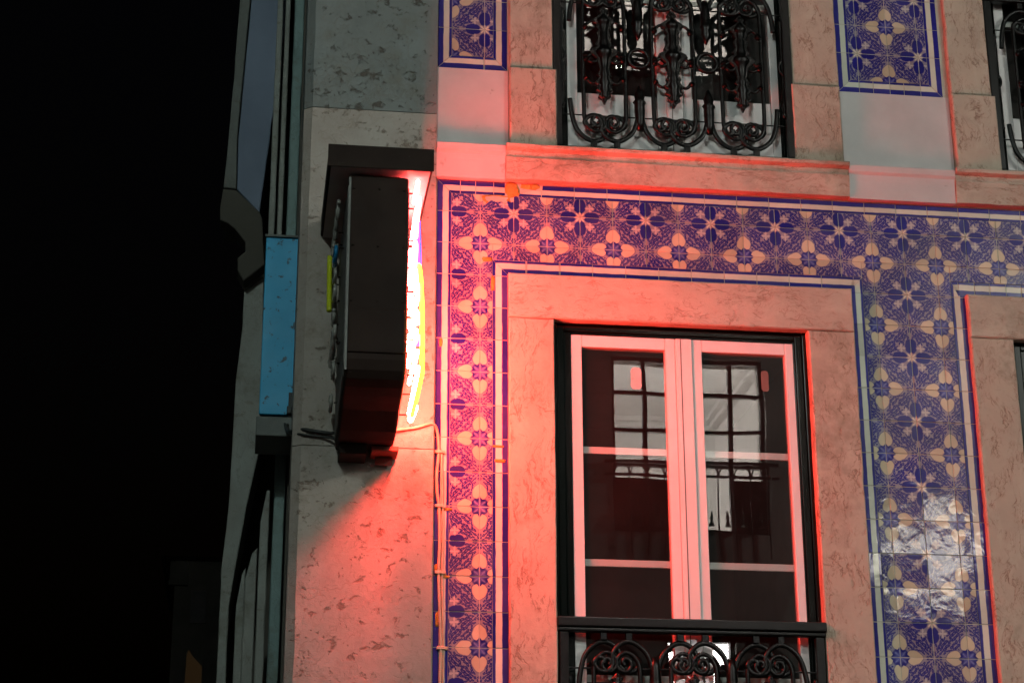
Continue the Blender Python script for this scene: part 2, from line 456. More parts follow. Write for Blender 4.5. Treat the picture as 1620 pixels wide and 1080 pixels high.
def rough_poly(pts, step=0.05, amp=0.002, seed=0):
    """the outline with worn edges: points every step, pushed in a little"""
    out = []; n = len(pts)
    for i in range(n):
        a, b = Vector(pts[i]), Vector(pts[(i + 1) % n]); L = (b - a).length; k = max(1, int(L / step))
        nrm = Vector((-(b - a).y, (b - a).x)).normalized()
        for j in range(k):
            p = a.lerp(b, j / k)
            if j > 0:
                w = noise.noise((p.x * 11 + seed, p.y * 11, seed * 1.7)) * amp + max(0, noise.noise((p.x * 31, p.y * 31 + seed, 4.2)) - 0.35) * amp * 5
                p = p + nrm * (w + amp * 0.3)
            out.append((p.x, p.y))
    return out

_seed = [0]
def stone(name, mat, parent, pts, y0, y1, ch=0.005, amp=0.0022, step=0.04):
    _seed[0] += 1
    return MB().prism(rough_poly(pts, step, amp, _seed[0] * 3.1), y0, y1, ch).build(name, mat, parent)

# ------------------------------------------------------------------ setting
FLOOR2, FLOOR3 = 2.115, 5.115           # sill heights of the two storeys in view
DX = 1.96                                # window spacing
street = MB().box(-60, 60, -60, 60, -0.3, 0).build('street', M['asphalt']); tag(street, kind='structure', label='dark paved street under the tiled house front')

B = empty('corner_house', (0, 0, 0), 'old corner house with blue patterned tile front, pink stone window frames and grey stone corner', 'house')

# masonry behind tiles and stones
OP = [(0.16, 1.232), (0.16 + DX, 1.232 + DX)]
w = MB()
def wallbox(x0, x1, z0, z1, y0=0.0022, y1=0.35): w.box(x0, x1, y0, y1, z0, z1)
zs = [(0.0, 1.9), (4.37, 5.10), (7.6, 9.0)]
for z0, z1 in zs: wallbox(-0.86, 4.6, z0, z1)
for z0, z1 in ((1.9, 4.37), (5.10, 7.6)):
    xs = [-0.86] + [k for o_ in OP for k in (o_[0] - 0.04, o_[1] + 0.04)] + [4.6]
    for i in range(0, len(xs), 2): wallbox(xs[i], xs[i + 1], z0, z1)
w.build('masonry', M['grout'], B)
MB().box(-0.86, -0.80, 0.36, 6, 0, 9).box(-0.79, 4.6, 5.94, 6.0, 0, 9).box(4.54, 4.6, 0.36, 5.93, 0, 9).box(-0.79, 4.53, 0.36, 5.93, 8.9, 9).build('rear_wall', M['side'], B)

# ---- tiles
Z0 = 4.81; T = 0.14; GAP = 0.0014
def tile_piece(x0, x1, z0, z1, ox, oz, poly=None, name='tile'):
    pts = poly or rect(x0 + GAP, x1 - GAP, z0 + GAP, z1 - GAP)
    me = MB().prism([(p[0], p[1]) for p in pts], 0, 0.0075, 0.0009).mesh(name, M['tile'], uvf=lambda c: ((c.x - ox) / T, (c.z - oz) / T))
    # set each tile a hair out of true
    cx, cz = (x0 + x1) / 2, (z0 + z1) / 2
    ax, az, dy = random.gauss(0, 0.0065), random.gauss(0, 0.0065), random.uniform(-0.0005, 0.0004)
    for v in me.vertices:
        v.co.y += dy + (v.co.x - cx) * az + (v.co.z - cz) * ax
        v.co.y = min(v.co.y, 0.0088)
    o = bpy.data.objects.new(name, me); col.objects.link(o); o.parent = B
    return o
def tile_field(x0, x1, z0, z1, ox, oz, skip=None):
    def cuts(a, b, o):
        ks = [a]; k = math.ceil((a - o) / T - 1e-6)
        while o + k * T < b - 0.012:
            if o + k * T > a + 0.012: ks.append(o + k * T)
            k += 1
        return ks + [b]
    X, Z = cuts(x0, x1, ox), cuts(z0, z1, oz)
    for i in range(len(X) - 1):
        for j in range(len(Z) - 1):
            q = (X[i], X[i + 1], Z[j], Z[j + 1])
            if skip and skip(*q): continue
            tile_piece(*q, ox, oz)

def border_run(f0, f1, o0, o1, joints, drop=()):
    """pieces of a striped border: f = field-side line end points, o = outer line, both in x,z"""
    f0, f1, o0, o1 = map(Vector, (f0, f1, o0, o1))
    ax = (f1 - f0).normalized(); L = (f1 - f0).length
    ts = [0] + [k for k in sorted((abs((Vector(j) - f0).dot(ax))) for j in joints) if 0.02 < k < L - 0.02] + [L]
    nrm = (o0 - f0) - ax * (o0 - f0).dot(ax); wd = nrm.length; nrm.normalize()
    for i in range(len(ts) - 1):
        if i in drop: continue
        a0, a1 = f0 + ax * (ts[i] + (GAP if i else GAP)), f0 + ax * (ts[i + 1] - GAP)
        b0 = o0 + ax * GAP if i == 0 else a0 + nrm * wd
        b1 = o1 - ax * GAP if i == len(ts) - 2 else a1 + nrm * wd
        pts = [a0, a1, b1, b0]
        area = sum(pts[k].x * pts[(k + 1) % 4].y - pts[(k + 1) % 4].x * pts[k].y for k in range(4))
        if area < 0: pts.reverse()
        f00, nn = f0.copy(), nrm.copy()
        me = MB().prism([(p.x, p.y) for p in pts], 0, 0.0075, 0.0009).mesh('border_tile', M['border'],
                uvf=lambda c: (0.0, (Vector((c.x, c.z)) - f00).dot(nn) / wd))
        cx = sum(p.x for p in pts) / 4; cz = sum(p.y for p in pts) / 4
        ax_, az_, dy = random.gauss(0, 0.005), random.gauss(0, 0.005), random.uniform(-0.0005, 0.0004)
        for v in me.vertices: v.co.y = min(0.0088, v.co.y + dy + (v.co.x - cx) * az_ + (v.co.z - cz) * ax_)
        ob = bpy.data.objects.new('border_tile', me); col.objects.link(ob); ob.parent = B
ZB = 2.71                                # lowest tile row built (below the frame)
rowj = [Z0 - T * k for k in range(-1, 17)]
colj = [T * k for k in range(-3, 26)]
XR = 2.38
# left strip, band over the windows, pillar between the windows
broken = [(-0.14, 4.811), (-0.001, 4.811), (-0.001, 4.866), (-0.010, 4.862), (-0.026, 4.868), (-0.034, 4.852), (-0.052, 4.864), (-0.074, 4.861), (-0.094, 4.868), (-0.112, 4.854), (-0.126, 4.845), (-0.132, 4.868), (-0.139, 4.893)]
tile_field(-0.262, 0.0, 4.67, 4.893, 0, Z0, skip=lambda x0, x1, z0, z1: x0 > -0.15 and z0 > 4.80)
tile_piece(-0.14, 0, 4.81, 4.893, 0, Z0, poly=broken)
tile_field(-0.262, -0.088, ZB, 4.67, 0, Z0)
tile_field(0.0, XR, 4.67, 4.893, 0, Z0)
tile_field(-0.088, 1.487, 4.60, 4.67, 0, Z0)
tile_field(1.487, 1.876, ZB, 4.67, 0, Z0)
tile_field(1.876, XR, 4.60, 4.67, 0, Z0)
# borders
border_run((-0.262, ZB), (-0.262, 4.893), (-0.32, ZB), (-0.32, 4.951), [(-0.262, z) for z in rowj])
border_run((-0.262, 4.893), (-0.035, 4.893), (-0.32, 4.951), (-0.035, 4.951), [(x - 0.02, 0) for x in colj])
border_run((0.118, 4.893), (XR, 4.893), (0.122, 4.946), (XR, 4.946), [(x + 0.118, 0) for x in [T * k for k in range(0, 17)]])
MB().prism([(0.02, 4.893), (0.116, 4.894), (0.116, 4.920), (0.09, 4.922), (0.06, 4.915), (0.028, 4.905)], 0, 0.0075, 0.0009).build('border_tile', M['border'], B, uvf=lambda c: (0, (c.z - 4.893) / 0.053))
border_run((-0.088, ZB), (-0.088, 4.60), (-0.026, ZB), (-0.026, 4.538), [(-0.088, z) for z in rowj])
border_run((-0.088, 4.60), (1.487, 4.60), (-0.026, 4.538), (1.432, 4.538), [(x + 0.05, 0) for x in colj])
border_run((1.487, 4.60), (1.487, ZB), (1.432, 4.538), (1.432, ZB), [(1.487, z) for z in rowj])
border_run((1.876, ZB), (1.876, 4.60), (1.938, ZB), (1.938, 4.538), [(1.876, z) for z in rowj])
border_run((1.876, 4.60), (XR, 4.60), (1.938, 4.538), (XR, 4.538), [(x + 0.09, 0) for x in colj])
# upper storey panels
UZ = 5.665; UT = 6.40
tile_field(-0.265, -0.085, 5.532, UT, -0.123, UZ)
tile_field(1.497, 1.855, 5.532, UT, 1.535, UZ)
uj = [UZ + T * k for k in range(-1, 6)]
for x0, x1, ox in ((-0.265, -0.085, -0.123), (1.497, 1.855, 1.535)):
    border_run((x0, UT), (x0, 5.532), (x0 - 0.059, UT), (x0 - 0.059, 5.473), [(x0, z) for z in uj])
    border_run((x0, 5.532), (x1, 5.532), (x0 - 0.059, 5.473), (x1 + 0.059, 5.473), [(ox + T * k, 0) for k in range(-2, 5)])
    border_run((x1, 5.532), (x1, UT), (x1 + 0.059, 5.473), (x1 + 0.059, UT), [(x1, z) for z in uj])

# mortar where tiles have fallen or are patched
def lump(x0, x1, z0, z1, n=7, seed=1, y=-0.004, parent=B, mat='mortar', name='mortar_patch'):
    rnd = random.Random(seed); vs, fs = [], []
    cx, cz, hx, hz = (x0 + x1) / 2, (z0 + z1) / 2, (x1 - x0) / 2, (z1 - z0) / 2
    N = n * 3
    for ring, (k, yy) in enumerate(((1.0, 0.0085), (0.9, y * 0.4), (0.55, y), (0.0, y * 1.1))):
        if k == 0: vs.append((cx, yy, cz)); break
        for i in range(N):
            t = 2 * math.pi * i / N
            q = 1 + 0.30 * noise.noise((math.cos(t) * 1.7 + seed * 5, math.sin(t) * 1.7, seed))
            c_, s_ = math.cos(t), math.sin(t)
            c_ = math.copysign(abs(c_) ** 0.6, c_); s_ = math.copysign(abs(s_) ** 0.6, s_)
            vs.append((cx + c_ * hx * k * q, yy + rnd.uniform(-.0006, .0006), cz + s_ * hz * k * q))
    for r_ in range(2):
        for i in range(N):
            j = (i + 1) % N
            fs.append((r_ * N + i, r_ * N + j, (r_ + 1) * N + j, (r_ + 1) * N + i))
    for i in range(N): fs.append((2 * N + i, 2 * N + (i + 1) % N, 3 * N))
    return MB().add(vs, fs).build(name, M[mat], parent, smooth=True)
lump(-0.135, -0.002, 4.846, 4.896, seed=1, y=0.003)
lump(-0.036, 0.024, 4.880, 4.955, seed=2, y=-0.0015)
lump(0.026, 0.112, 4.925, 4.953, seed=9, y=0.0005)
lump(-0.135, -0.09, 4.590, 4.612, seed=5, y=-0.005)
lump(-0.098, -0.078, 4.46, 4.53, seed=6, y=-0.0035)
for i, (x, z, a, b_) in enumerate(((-0.300, 3.525, .010, .014), (-0.270, 3.535, .022, .007), (-0.306, 3.30, .014, .018), (-0.282, 3.272, .014, .012), (-0.300, 3.10, .013, .035), (-0.272, 3.265, .016, .006), (-0.065, 3.80, .024, .006), (-0.058, 3.74, .024, .008), (-0.30, 4.23, .008, .02), (1.945, 3.64, .010, .016))):
    lump(x - a, x + a, z - b_, z + b_, n=4, seed=10 + i, y=-0.003)

# ---- stone frames round the windows
def surround(dx, top=True):
    stone('lintel_stone', M['lintel'], B, rect(-0.026 + dx, 1.430 + dx, 4.343, 4.536), -0.032, 0.20)
    stone('jamb_stone', M['jamb'], B, rect(-0.026 + dx, 0.162 + dx, 1.9, 4.341), -0.031, 0.20)
    stone('jamb_stone', M['jamb'], B, rect(1.230 + dx, 1.430 + dx, 1.9, 4.341), -0.031, 0.20)
    for x0, x1, s_ in ((-0.020, 0.170, 0), (1.226, 1.434, 1)):
        stone('jamb_stone', M['jamb'], B, rect(x0 + dx, x1 + dx, 5.482, 7.4), -0.028, 0.20)
        a, b_ = (x0, 0.183) if s_ == 0 else (1.217, x1)
        stone('plinth_stone', M['jamb'], B, rect(a + dx, b_ + dx, 5.112, 5.479), -0.036, 0.20)
    stone('lintel_stone', M['lintel'], B, rect(-0.02 + dx, 1.434 + dx, 7.402, 7.6), -0.032, 0.20)
    # sill: moulded course under the upper window
    prof = [(0.0075, 4.956), (-0.034, 4.956), (-0.040, 5.030), (-0.043, 5.052), (-0.037, 5.058), (-0.040, 5.080), (-0.060, 5.090), (-0.064, 5.104), (-0.058, 5.110), (0.18, 5.110)]
    moulding('sill_stone', M['lintel'], -0.036 + dx, 1.448 + dx, prof, amp=0.0028)
def moulding(name, mat, x0, x1, prof, amp=0.0, parent=None, step=0.035):
    n = max(1, int((x1 - x0) / step)) if amp else 1
    vs, fs = [], []; k = len(prof)
    _seed[0] += 1
    for i in range(n + 1):
        x = x0 + (x1 - x0) * i / n
        for j, (y, z) in enumerate(prof):
            a = amp * noise.noise((x * 13, z * 23, _seed[0] * 2.3)) if 0 < j < k - 1 else 0
            b_ = amp * noise.noise((x * 21, z * 17 + 5, _seed[0] * 1.3)) if 0 < j < k - 1 else 0
            ex = amp * 1.5 * noise.noise((z * 40, j, _seed[0])) if i in (0, n) else 0
            vs.append((x + ex, y + a, z + b_))
    for i in range(n):
        for j in range(k):
            j2 = (j + 1) % k
            fs.append((i * k + j, i * k + j2, (i + 1) * k + j2, (i + 1) * k + j))
    fs.append(tuple(range(k - 1, -1, -1))); fs.append(tuple(range(n * k, n * k + k)))
    return MB().add(vs, fs).build(name, mat, parent or B)
surround(0); surround(DX)
stone('jamb_stone', M['jamb'], B, rect(3.40, 3.60, 1.9, 4.341), -0.031, 0.0)
# smooth painted plaster pieces between the stone bases
pprof = [(0.0075, 4.953), (-0.026, 4.953), (-0.030, 5.035), (-0.034, 5.062), (-0.043, 5.074), (-0.048, 5.100), (-0.042, 5.106), (0.02, 5.106)]
for x0, x1 in ((-0.328, -0.038), (1.450, 1.922)):
    moulding('plaster_course', M['plaster'], x0, x1, pprof)
for x0, x1 in ((-0.3275, -0.022), (1.436, 1.938)):
    MB().box(x0, x1, -0.004, 0.0065, 5.108, 5.471).build('plaster_panel', M['plaster'], B)

# ---- corner pier in big blocks with a chamfered outer arris
def pier(z0, z1, mat):
    x0, x1, c = -0.884, -0.328, 0.034
    pl = [(x0, 0.0), (x0 + c, -0.031), (x1, -0.031), (x1, 0.0065), (x1, 0.30), (x0, 0.30)]
    n = max(2, int((z1 - z0) / 0.05)); vs, fs = [], []; k = len(pl); _seed[0] += 1
    for i in range(n + 1):
        z = z0 + (z1 - z0) * i / n
        for j, (x, y) in enumerate(pl):
            e = 0.003 if i in (0, n) and j in (1, 2) else 0
            a = 0.0035 * noise.noise((z * 9, j * 3.3, _seed[0])) + max(0, noise.noise((z * 16, j * 5.1, _seed[0] + 9)) - 0.4) * 0.02
            if j == 1: x, y = x + a, y + abs(a) * 0.5 + e
            if j == 2: x, y = x - abs(a) * 0.6, y + e
            if j == 0: y += a * 0.6
            vs.append((x, y, z))
    for i in range(n):
        for j in range(k):
            j2 = (j + 1) % k
            fs.append((i * k + j, i * k + j2, (i + 1) * k + j2, (i + 1) * k + j))
    fs.append(tuple(range(k - 1, -1, -1))); fs.append(tuple(range(n * k, n * k + k)))
    return MB().add(vs, fs).build('pier_stone', mat, B)
pier(0, 2.40, M['pier_low']); pier(2.403, 3.768, M['pier_low']); pier(3.771, 5.236, M['pier_low']); pier(5.239, 6.90, M['pier']); pier(6.903, 9, M['pier'])

# ------------------------------------------------------------------ windows
def window(dx, z0):
    """double french window; z0 = floor height; opening 0.16..1.232"""
    x0, x1 = 0.160 + dx, 1.234 + dx; zt = z0 + 2.245
    f = MB()
    f.box(x0, x0 + 0.020, 0.014, 0.095, z0, zt).box(x1 - 0.020, x1, 0.014, 0.095, z0, zt).box(x0 + .021, x1 - .021, 0.015, 0.095, zt - 0.024, zt)
    f.box(x0 + 0.021, x0 + 0.050, 0.020, 0.096, z0, zt - .025).box(x1 - 0.050, x1 - 0.021, 0.020, 0.096, z0, zt - .025).box(x0 + .051, x1 - .051, 0.021, 0.096, zt - 0.050, zt - .025)
    f.box(x0 + 0.051, x0 + 0.078, 0.026, 0.097, z0, zt - .051).box(x1 - 0.058, x1 - 0.051, 0.026, 0.097, z0, zt - .051).box(x0 + .079, x1 - .059, 0.027, 0.097, zt - 0.062, zt - .051)
    W_ = f.build('window', M['green_wood'], B, bevel=0.004)
    a0, a1 = x0 + 0.080, x1 - 0.049 ; ztop = zt - 0.060
    c0, c1 = 0.676 + dx, 0.748 + dx
    for (l0, l1, g0, g1) in ((a0, c0 - 0.001, 0.284 + dx, 0.634 + dx), (c1 + 0.001, a1, 0.788 + dx, 1.142 + dx)):
        s_ = MB()
        s_.box(l0, g0, 0.031, 0.070, z0 + 0.03, ztop).box(g1, l1, 0.031, 0.070, z0 + 0.03, ztop)
        s_.box(g0 + .0005, g1 - .0005, 0.0315, 0.070, ztop - 0.052, ztop).box(g0 + .0005, g1 - .0005, 0.0315, 0.070, z0 + 0.03, z0 + 0.10)
        s_.build('sash', M['white_paint'], W_, bevel=0.003)
        MB().box(g0 + .001, g1 - .001, 0.041, 0.066, z0 + 0.101, z0 + 0.298).build('door_panel', M['white_paint'], W_, bevel=0.003)
        g = MB().box(g0 - 0.004, g1 + 0.004, 0.045, 0.049, z0 + 0.299, ztop - 0.05).build('pane', M['glass'], W_)
        if dx == 0 and z0 == FLOOR2:
            q_ = (0.487, 0.536, 4.077, 4.172) if g0 < 0.7 else (1.038, 1.073, 4.09, 4.18)
            w_, h_ = (q_[1] - q_[0]) / 2, (q_[3] - q_[2]) / 2
            MB().prism([((q_[0] + q_[1]) / 2 + w_ * math.copysign(abs(math.cos(t_)) ** .5, math.cos(t_)) * (1 - .12 * abs(math.cos(t_ * 2)) * (abs(math.sin(t_)) < .4)), (q_[2] + q_[3]) / 2 + h_ * math.copysign(abs(math.sin(t_)) ** .7, math.sin(t_))) for t_ in [2 * math.pi * k_ / 24 for k_ in range(24)]], 0.0435, 0.0447).build('sticker_and_reflection', M['plaster'] if g0 < 0.7 else M['brown_reflection'], W_)  # left one stuck on; right one is a brown reflection painted in
        tilt = 0.002 if g0 < 0.7 + dx else -0.001
        for v in g.data.vertices: v.co.y += (v.co.x - (g0 + g1) / 2) * tilt
        for zb in (z0 + 0.777, z0 + 1.236, z0 + 1.70):
            MB().box(g0 - 0.003, g1 + 0.003, 0.055, 0.069, zb - 0.0145, zb + 0.0145).build('glazing_bar', M['white_paint'], W_, bevel=0.002)
    MB().box(c0, c1, 0.025, 0.072, z0 + 0.02, ztop).build('astragal', M['white_paint'], W_, bevel=0.006)
    MB().box(c0 + .020, c0 + .024, 0.0242, 0.0248, z0 + .02, ztop).build('groove', M['dark_room'], W_)
    MB().box(x0 + 0.005, x1 - 0.005, 0.0135, 0.30, z0 - 0.02, z0 + 0.018).build('threshold', M['jamb'], W_)
    # dim room behind
    r_ = MB(); X0, X1, Y0, Y1, Z0_, Z1_ = x0 - 0.5 + 0.03, x1 + 0.5 - .03, 0.36, 3.0, z0 - 0.05, z0 + 2.7
    r_.add([(X0, Y0, Z0_), (X1, Y0, Z0_), (X1, Y1, Z0_), (X0, Y1, Z0_), (X0, Y0, Z1_), (X1, Y0, Z1_), (X1, Y1, Z1_), (X0, Y1, Z1_)],
           [(0, 1, 2, 3), (4, 7, 6, 5), (3, 2, 6, 7), (0, 3, 7, 4), (1, 5, 6, 2)])
    r_.build('interior', M['dark_room'], W_)
    return W_
for dx in (0, DX):
    for z0 in (FLOOR2, FLOOR3): window(dx, z0)

# ------------------------------------------------------------------ iron railings
def smooth_pts(p, n=5):
    """Catmull-Rom through the points"""
    out = []
    for i in range(len(p) - 1):
        a, b, c, d = (Vector(p[max(i - 1, 0)]), Vector(p[i]), Vector(p[i + 1]), Vector(p[min(i + 2, len(p) - 1)]))
        for k in range(n):
            t = k / n
            out.append(0.5 * ((2 * b) + (c - a) * t + (2 * a - 5 * b + 4 * c - d) * t * t + (3 * b - a - 3 * c + d) * t ** 3))
    out.append(Vector(p[-1])); return out

H = 0.90
def railing(loc, label):
    root = empty('iron_railing', loc, label, 'railing', 'cast iron window railings')
    P = lambda n, mb, **k: mb.build(n, M['iron'], root, **k)
    hw = 0.531
    P('bottom_rail', MB().box(-hw - 0.002, hw + 0.002, -0.013, 0.013, -0.010, 0.012), bevel=0.003)
    P('top_rail', MB().box(-hw - 0.006, hw + 0.006, -0.028, 0.022, H - 0.040, H).box(-hw - .004, hw + .004, -0.020, 0.016, H - 0.058, H - 0.0405), bevel=0.006, seg=3)
    for z in (0.165, H - 0.165 - .03): P('tie_rod', MB().tube([(-hw, 0.004, z), (hw, 0.004, z)], 0.0035, 6))
    for s in (-1, 1):
        P('post', MB().box(s * 0.510 - 0.018, s * 0.510 + 0.018, -0.015, 0.015, 0.0125, H - 0.0585), bevel=0.003)
        P('knob', MB().lathe((s * 0.487, 0, 0), [(0.004, .20), (0.012, .215), (0.006, .23), (0.010, .25), (0.005, .28), (0.004, .45), (0.005, .60), (0.010, .63), (0.006, .65), (0.012, .665), (0.004, .68)], 8), smooth=True)
    top = H - 0.046
    flip = lambda pts: [(x, y, top - (z - 0.0) ) for x, y, z in pts]
    inner = [(-.092, .30), (-.091, .20), (-.089, .147), (-.073, .108), (-.044, .088), (-.014, .098), (.002, .128), (-.011, .154), (-.037, .162), (-.057, .142), (-.050, .117), (-.032, .112), (-.024, .127), (-.033, .136)]
    outer = [(-.150, .24), (-.143, .17), (-.124, .102), (-.090, .062), (-.050, .045), (-.011, .058), (.016, .095), (.016, .138), (.040, .162), (.073, .155), (.089, .130), (.072, .108), (.050, .115), (.052, .131)]
    for cx in (-0.304, 0.0, 0.304):
        for s in (-1, 1):
            fl = lambda pts, y, up_: [(cx + s * p.x, y, (p.y if not up_ else top - p.y)) for p in pts]
            lo = fl(smooth_pts(inner), -0.003, False); hi = fl(smooth_pts(inner), -0.003, True)
            full = list(reversed(hi)) + lo
            P('bar', MB().tube(full, 0.0092, 8, flat=0.7), smooth=True)
            for u_ in (False, True):
                P('scroll', MB().tube(fl(smooth_pts(outer), 0.004 * s, u_), 0.0108, 8, flat=0.6), smooth=True)
                x = cx + s * 0.050; a, b_ = (0.012, 0.040) if not u_ else (top - 0.040, top - 0.010)
                P('foot', MB().box(x - 0.013, x + 0.013, -0.010, 0.010, a, b_), bevel=0.002)
        # cast leaf ornament on the unit's axis
        hp = [(.004, 35), (.010, 48), (.020, 66), (.012, 84), (.022, 100), (.046, 128), (.040, 150), (.026, 160), (.030, 178), (.022, 200), (.030, 222), (.024, 262), (.034, 296), (.030, 310), (.052, 330), (.058, 350), (.044, 372), (.030, 392), (.026, 430), (.020, 470), (.030, 505), (.022, 520), (.040, 556), (.026, 575), (.033, 606), (.018, 622), (.024, 648), (.010, 664), (.003, 692)]
        hp = [(w_ * 1.15, .686 - (y_ - 35) * .000708) for w_, y_ in hp]
        outl = [(cx - w_, z_) for w_, z_ in hp] + [(cx + w_, z_) for w_, z_ in reversed(hp)]
        P('leaf_ornament', MB().prism(outl, -0.012, 0.008, 0.004))
        P('ornament_core', MB().lathe((cx, -0.006, 0), [(w_ * .55 + .002, z_) for w_, z_ in reversed(hp[1:-1])], 10, flat=0.75), smooth=True)
        for s in (-1, 1):
            for (za, zb, zc, up_) in ((.40, .455, .43, 1), (.55, .615, .585, 1), (.36, .315, .335, -1), (.475, .415, .445, -1)):
                arc = [(0.016, za), (0.030, zb - up_ * .012), (0.052, zb), (0.072, zb - up_ * .014), (0.080, zc), (0.072, zc - up_ * .010)]
                P('leaf_curl', MB().tube([(cx + s * p.x, -0.004, p.y) for p in smooth_pts(arc, 4)], 0.006, 6, rr=[0.0075] * 13 + [0.010, 0.013, 0.015, 0.016, 0.016, 0.014, 0.011, 0.007]), smooth=True)
    for cx in (-0.152, 0.152):
        for u_ in (False, True):
            prof = [(0.014, .105), (0.020, .14), (0.024, .19), (0.023, .225), (0.030, .236), (0.020, .25), (0.024, .27), (0.015, .292), (0.003, .318)]
            if u_: prof = [(r_, top - z) for r_, z in reversed(prof)]
            P('spear', MB().lathe((cx, 0, 0), prof, 8, flat=0.8), smooth=True)
        P('ring', MB().tube([(cx + 0.044 * math.cos(2 * math.pi * k / 28), 0, 0.447 + 0.044 * math.sin(2 * math.pi * k / 28)) for k in range(29)], 0.010, 6, cap=False), smooth=True)
    for cx in (-0.497, 0.497):
        sg = -1 if cx > 0 else 1
        P('ring', MB().tube([(cx - sg * .02 + sg * 0.044 * math.cos(math.pi * (k / 14 - .5)), 0, 0.447 + 0.044 * math.sin(math.pi * (k / 14 - .5))) for k in range(15)], 0.006, 6), smooth=True)
    return root
XC = 0.697
rl = railing((XC, -0.016, FLOOR3), 'black iron railing in the upper window above the big white sashes')
def rail_copy(x, z, label):
    c = copy_tree(rl); c.location = (x, -0.016, z); c['label'] = label; return c
rail_copy(XC, FLOOR2 + 0.100, 'black iron railing across the foot of the big lower window with white sashes')
rail_copy(XC + DX, FLOOR3, 'black iron railing in the upper window cut by the right edge of the picture')
rail_copy(XC + DX, FLOOR2 + 0.100, 'black iron railing at the foot of the lower window cut by the right edge')

# ------------------------------------------------------------------ neon sign on the pier
NS = empty('neon_sign', (-0.606, -0.031, 4.2), 'dark double sided blade sign seen edge on, neon tubes glowing on its right side', 'sign')
def SP(name, mb, mat, parent=None, **kw):
    o = mb.build(name, M[mat], parent or NS, **kw)
    if parent is None or parent is NS:
        for v in o.data.vertices: v.co -= Vector((-0.606, -0.031, 4.2))
    else:
        for v in o.data.vertices: v.co -= Vector((-0.606, -0.031, 4.2))
    return o
xl, xr = -0.722, -0.491
# casing: side outline in y,z extruded over x
side = [(-0.050, 4.635), (-0.700, 4.635), (-0.700, 4.22), (-0.704, 4.05), (-0.698, 3.905), (-0.685, 3.868), (-0.660, 3.842), (-0.615, 3.824), (-0.55, 3.812), (-0.42, 3.797), (-0.30, 3.752), (-0.22, 3.742), (-0.050, 3.742)]
def side_prism(pts, x0, x1):
    n = len(pts); vs = [(x0, y, z) for y, z in pts] + [(x1, y, z) for y, z in pts]
    fs = [tuple(range(n)), tuple(reversed(range(n, 2 * n)))] + [(i, n + i, n + (i + 1) % n, (i + 1) % n) for i in range(n)]
    return MB().add(vs, fs)
SP('casing', side_prism(side, xl + 0.004, xr - 0.004), 'sign_metal', bevel=0.012, seg=3)
# recessed faces and rims
for x0, x1 in ((xl, xl + 0.0035), (xr - 0.0035, xr)):
    ins = [(-0.075, 4.60), (-0.672, 4.60), (-0.670, 3.90), (-0.63, 3.86), (-0.41, 3.825), (-0.30, 3.785), (-0.075, 3.775)]
    SP('sign_face', side_prism(ins, x0, x1), 'sign_face')
SP('hood', MB().box(-0.800, -0.408, -0.74, -0.033, 4.651, 4.728), 'sign_metal', bevel=0.006)
SP('hood_soffit', MB().box(-0.790, -0.418, -0.73, -0.036, 4.6475, 4.6505), 'soffit')
SP('hood_lip', MB().box(-0.803, -0.405, -0.745, -0.7405, 4.644, 4.735), 'sign_metal', bevel=0.002)
SP('wall_bracket', MB().box(-0.58, -0.475, -0.15, -0.034, 3.722, 3.7405), 'rust', bevel=0.002)
SP('wall_bracket', MB().box(-0.56, -0.492, -0.062, -0.052, 3.690, 3.7215).tube([(-0.515, -0.066, 3.706), (-0.515, -0.0625, 3.706)], 0.007, 8), 'rust', bevel=0.001)
SP('wall_bracket', MB().box(-0.705, -0.60, -0.17, -0.034, 3.70, 3.7405), 'sign_metal', bevel=0.002)
SP('edge_panel', side_prism([(-0.690, 4.105), (-0.7035, 4.103), (-0.7075, 4.09), (-0.7065, 3.93), (-0.690, 3.925)], xl + 0.012, xr - 0.012), 'sign_metal', bevel=0.002)
for x_ in (-0.70, -0.606, -0.512):
    for z_ in (4.58, 4.35, 4.13): SP('screw', MB().tube([(x_, -0.7075, z_), (x_, -0.700, z_)], 0.0045, 8), 'sign_metal')
SP('edge_strip', MB().box(xl + 0.002, xl + 0.010, -0.7068, -0.7045, 3.86, 4.62), 'tray')
rnd = random.Random(3)
TR = 0.0075
def tubex(pts, x, mat, name='neon_tube', r=TR):
    p3 = smooth_pts(pts, 4)
    o = SP(name, MB().tube([(x, p.x, p.y) for p in p3], r, 8), mat, smooth=True)
    # stand-offs
    face = xr if x > -0.6 else xl
    for q in (p3[len(p3) // 2],):
        SP('standoff', MB().tube([(face, q.x, q.y), (x - math.copysign(0.012, x - face), q.x, q.y)], 0.0035, 5), 'sign_metal', parent=o)
    return o
def squiggle(y0, y1, z, amp, n, ph=0.0):
    return [(y0 + (y1 - y0) * i / (n * 4) + 0.012 * math.sin(i * 1.9 + ph), z + amp * math.sin(i * math.pi / 2 + ph)) for i in range(n * 4 + 1)]
def loop(y, z, a, b, ph=0.0):
    return [(y + a * math.cos(2 * math.pi * k / 10 + ph), z + b * math.sin(2 * math.pi * k / 10 + ph)) for k in range(10)]
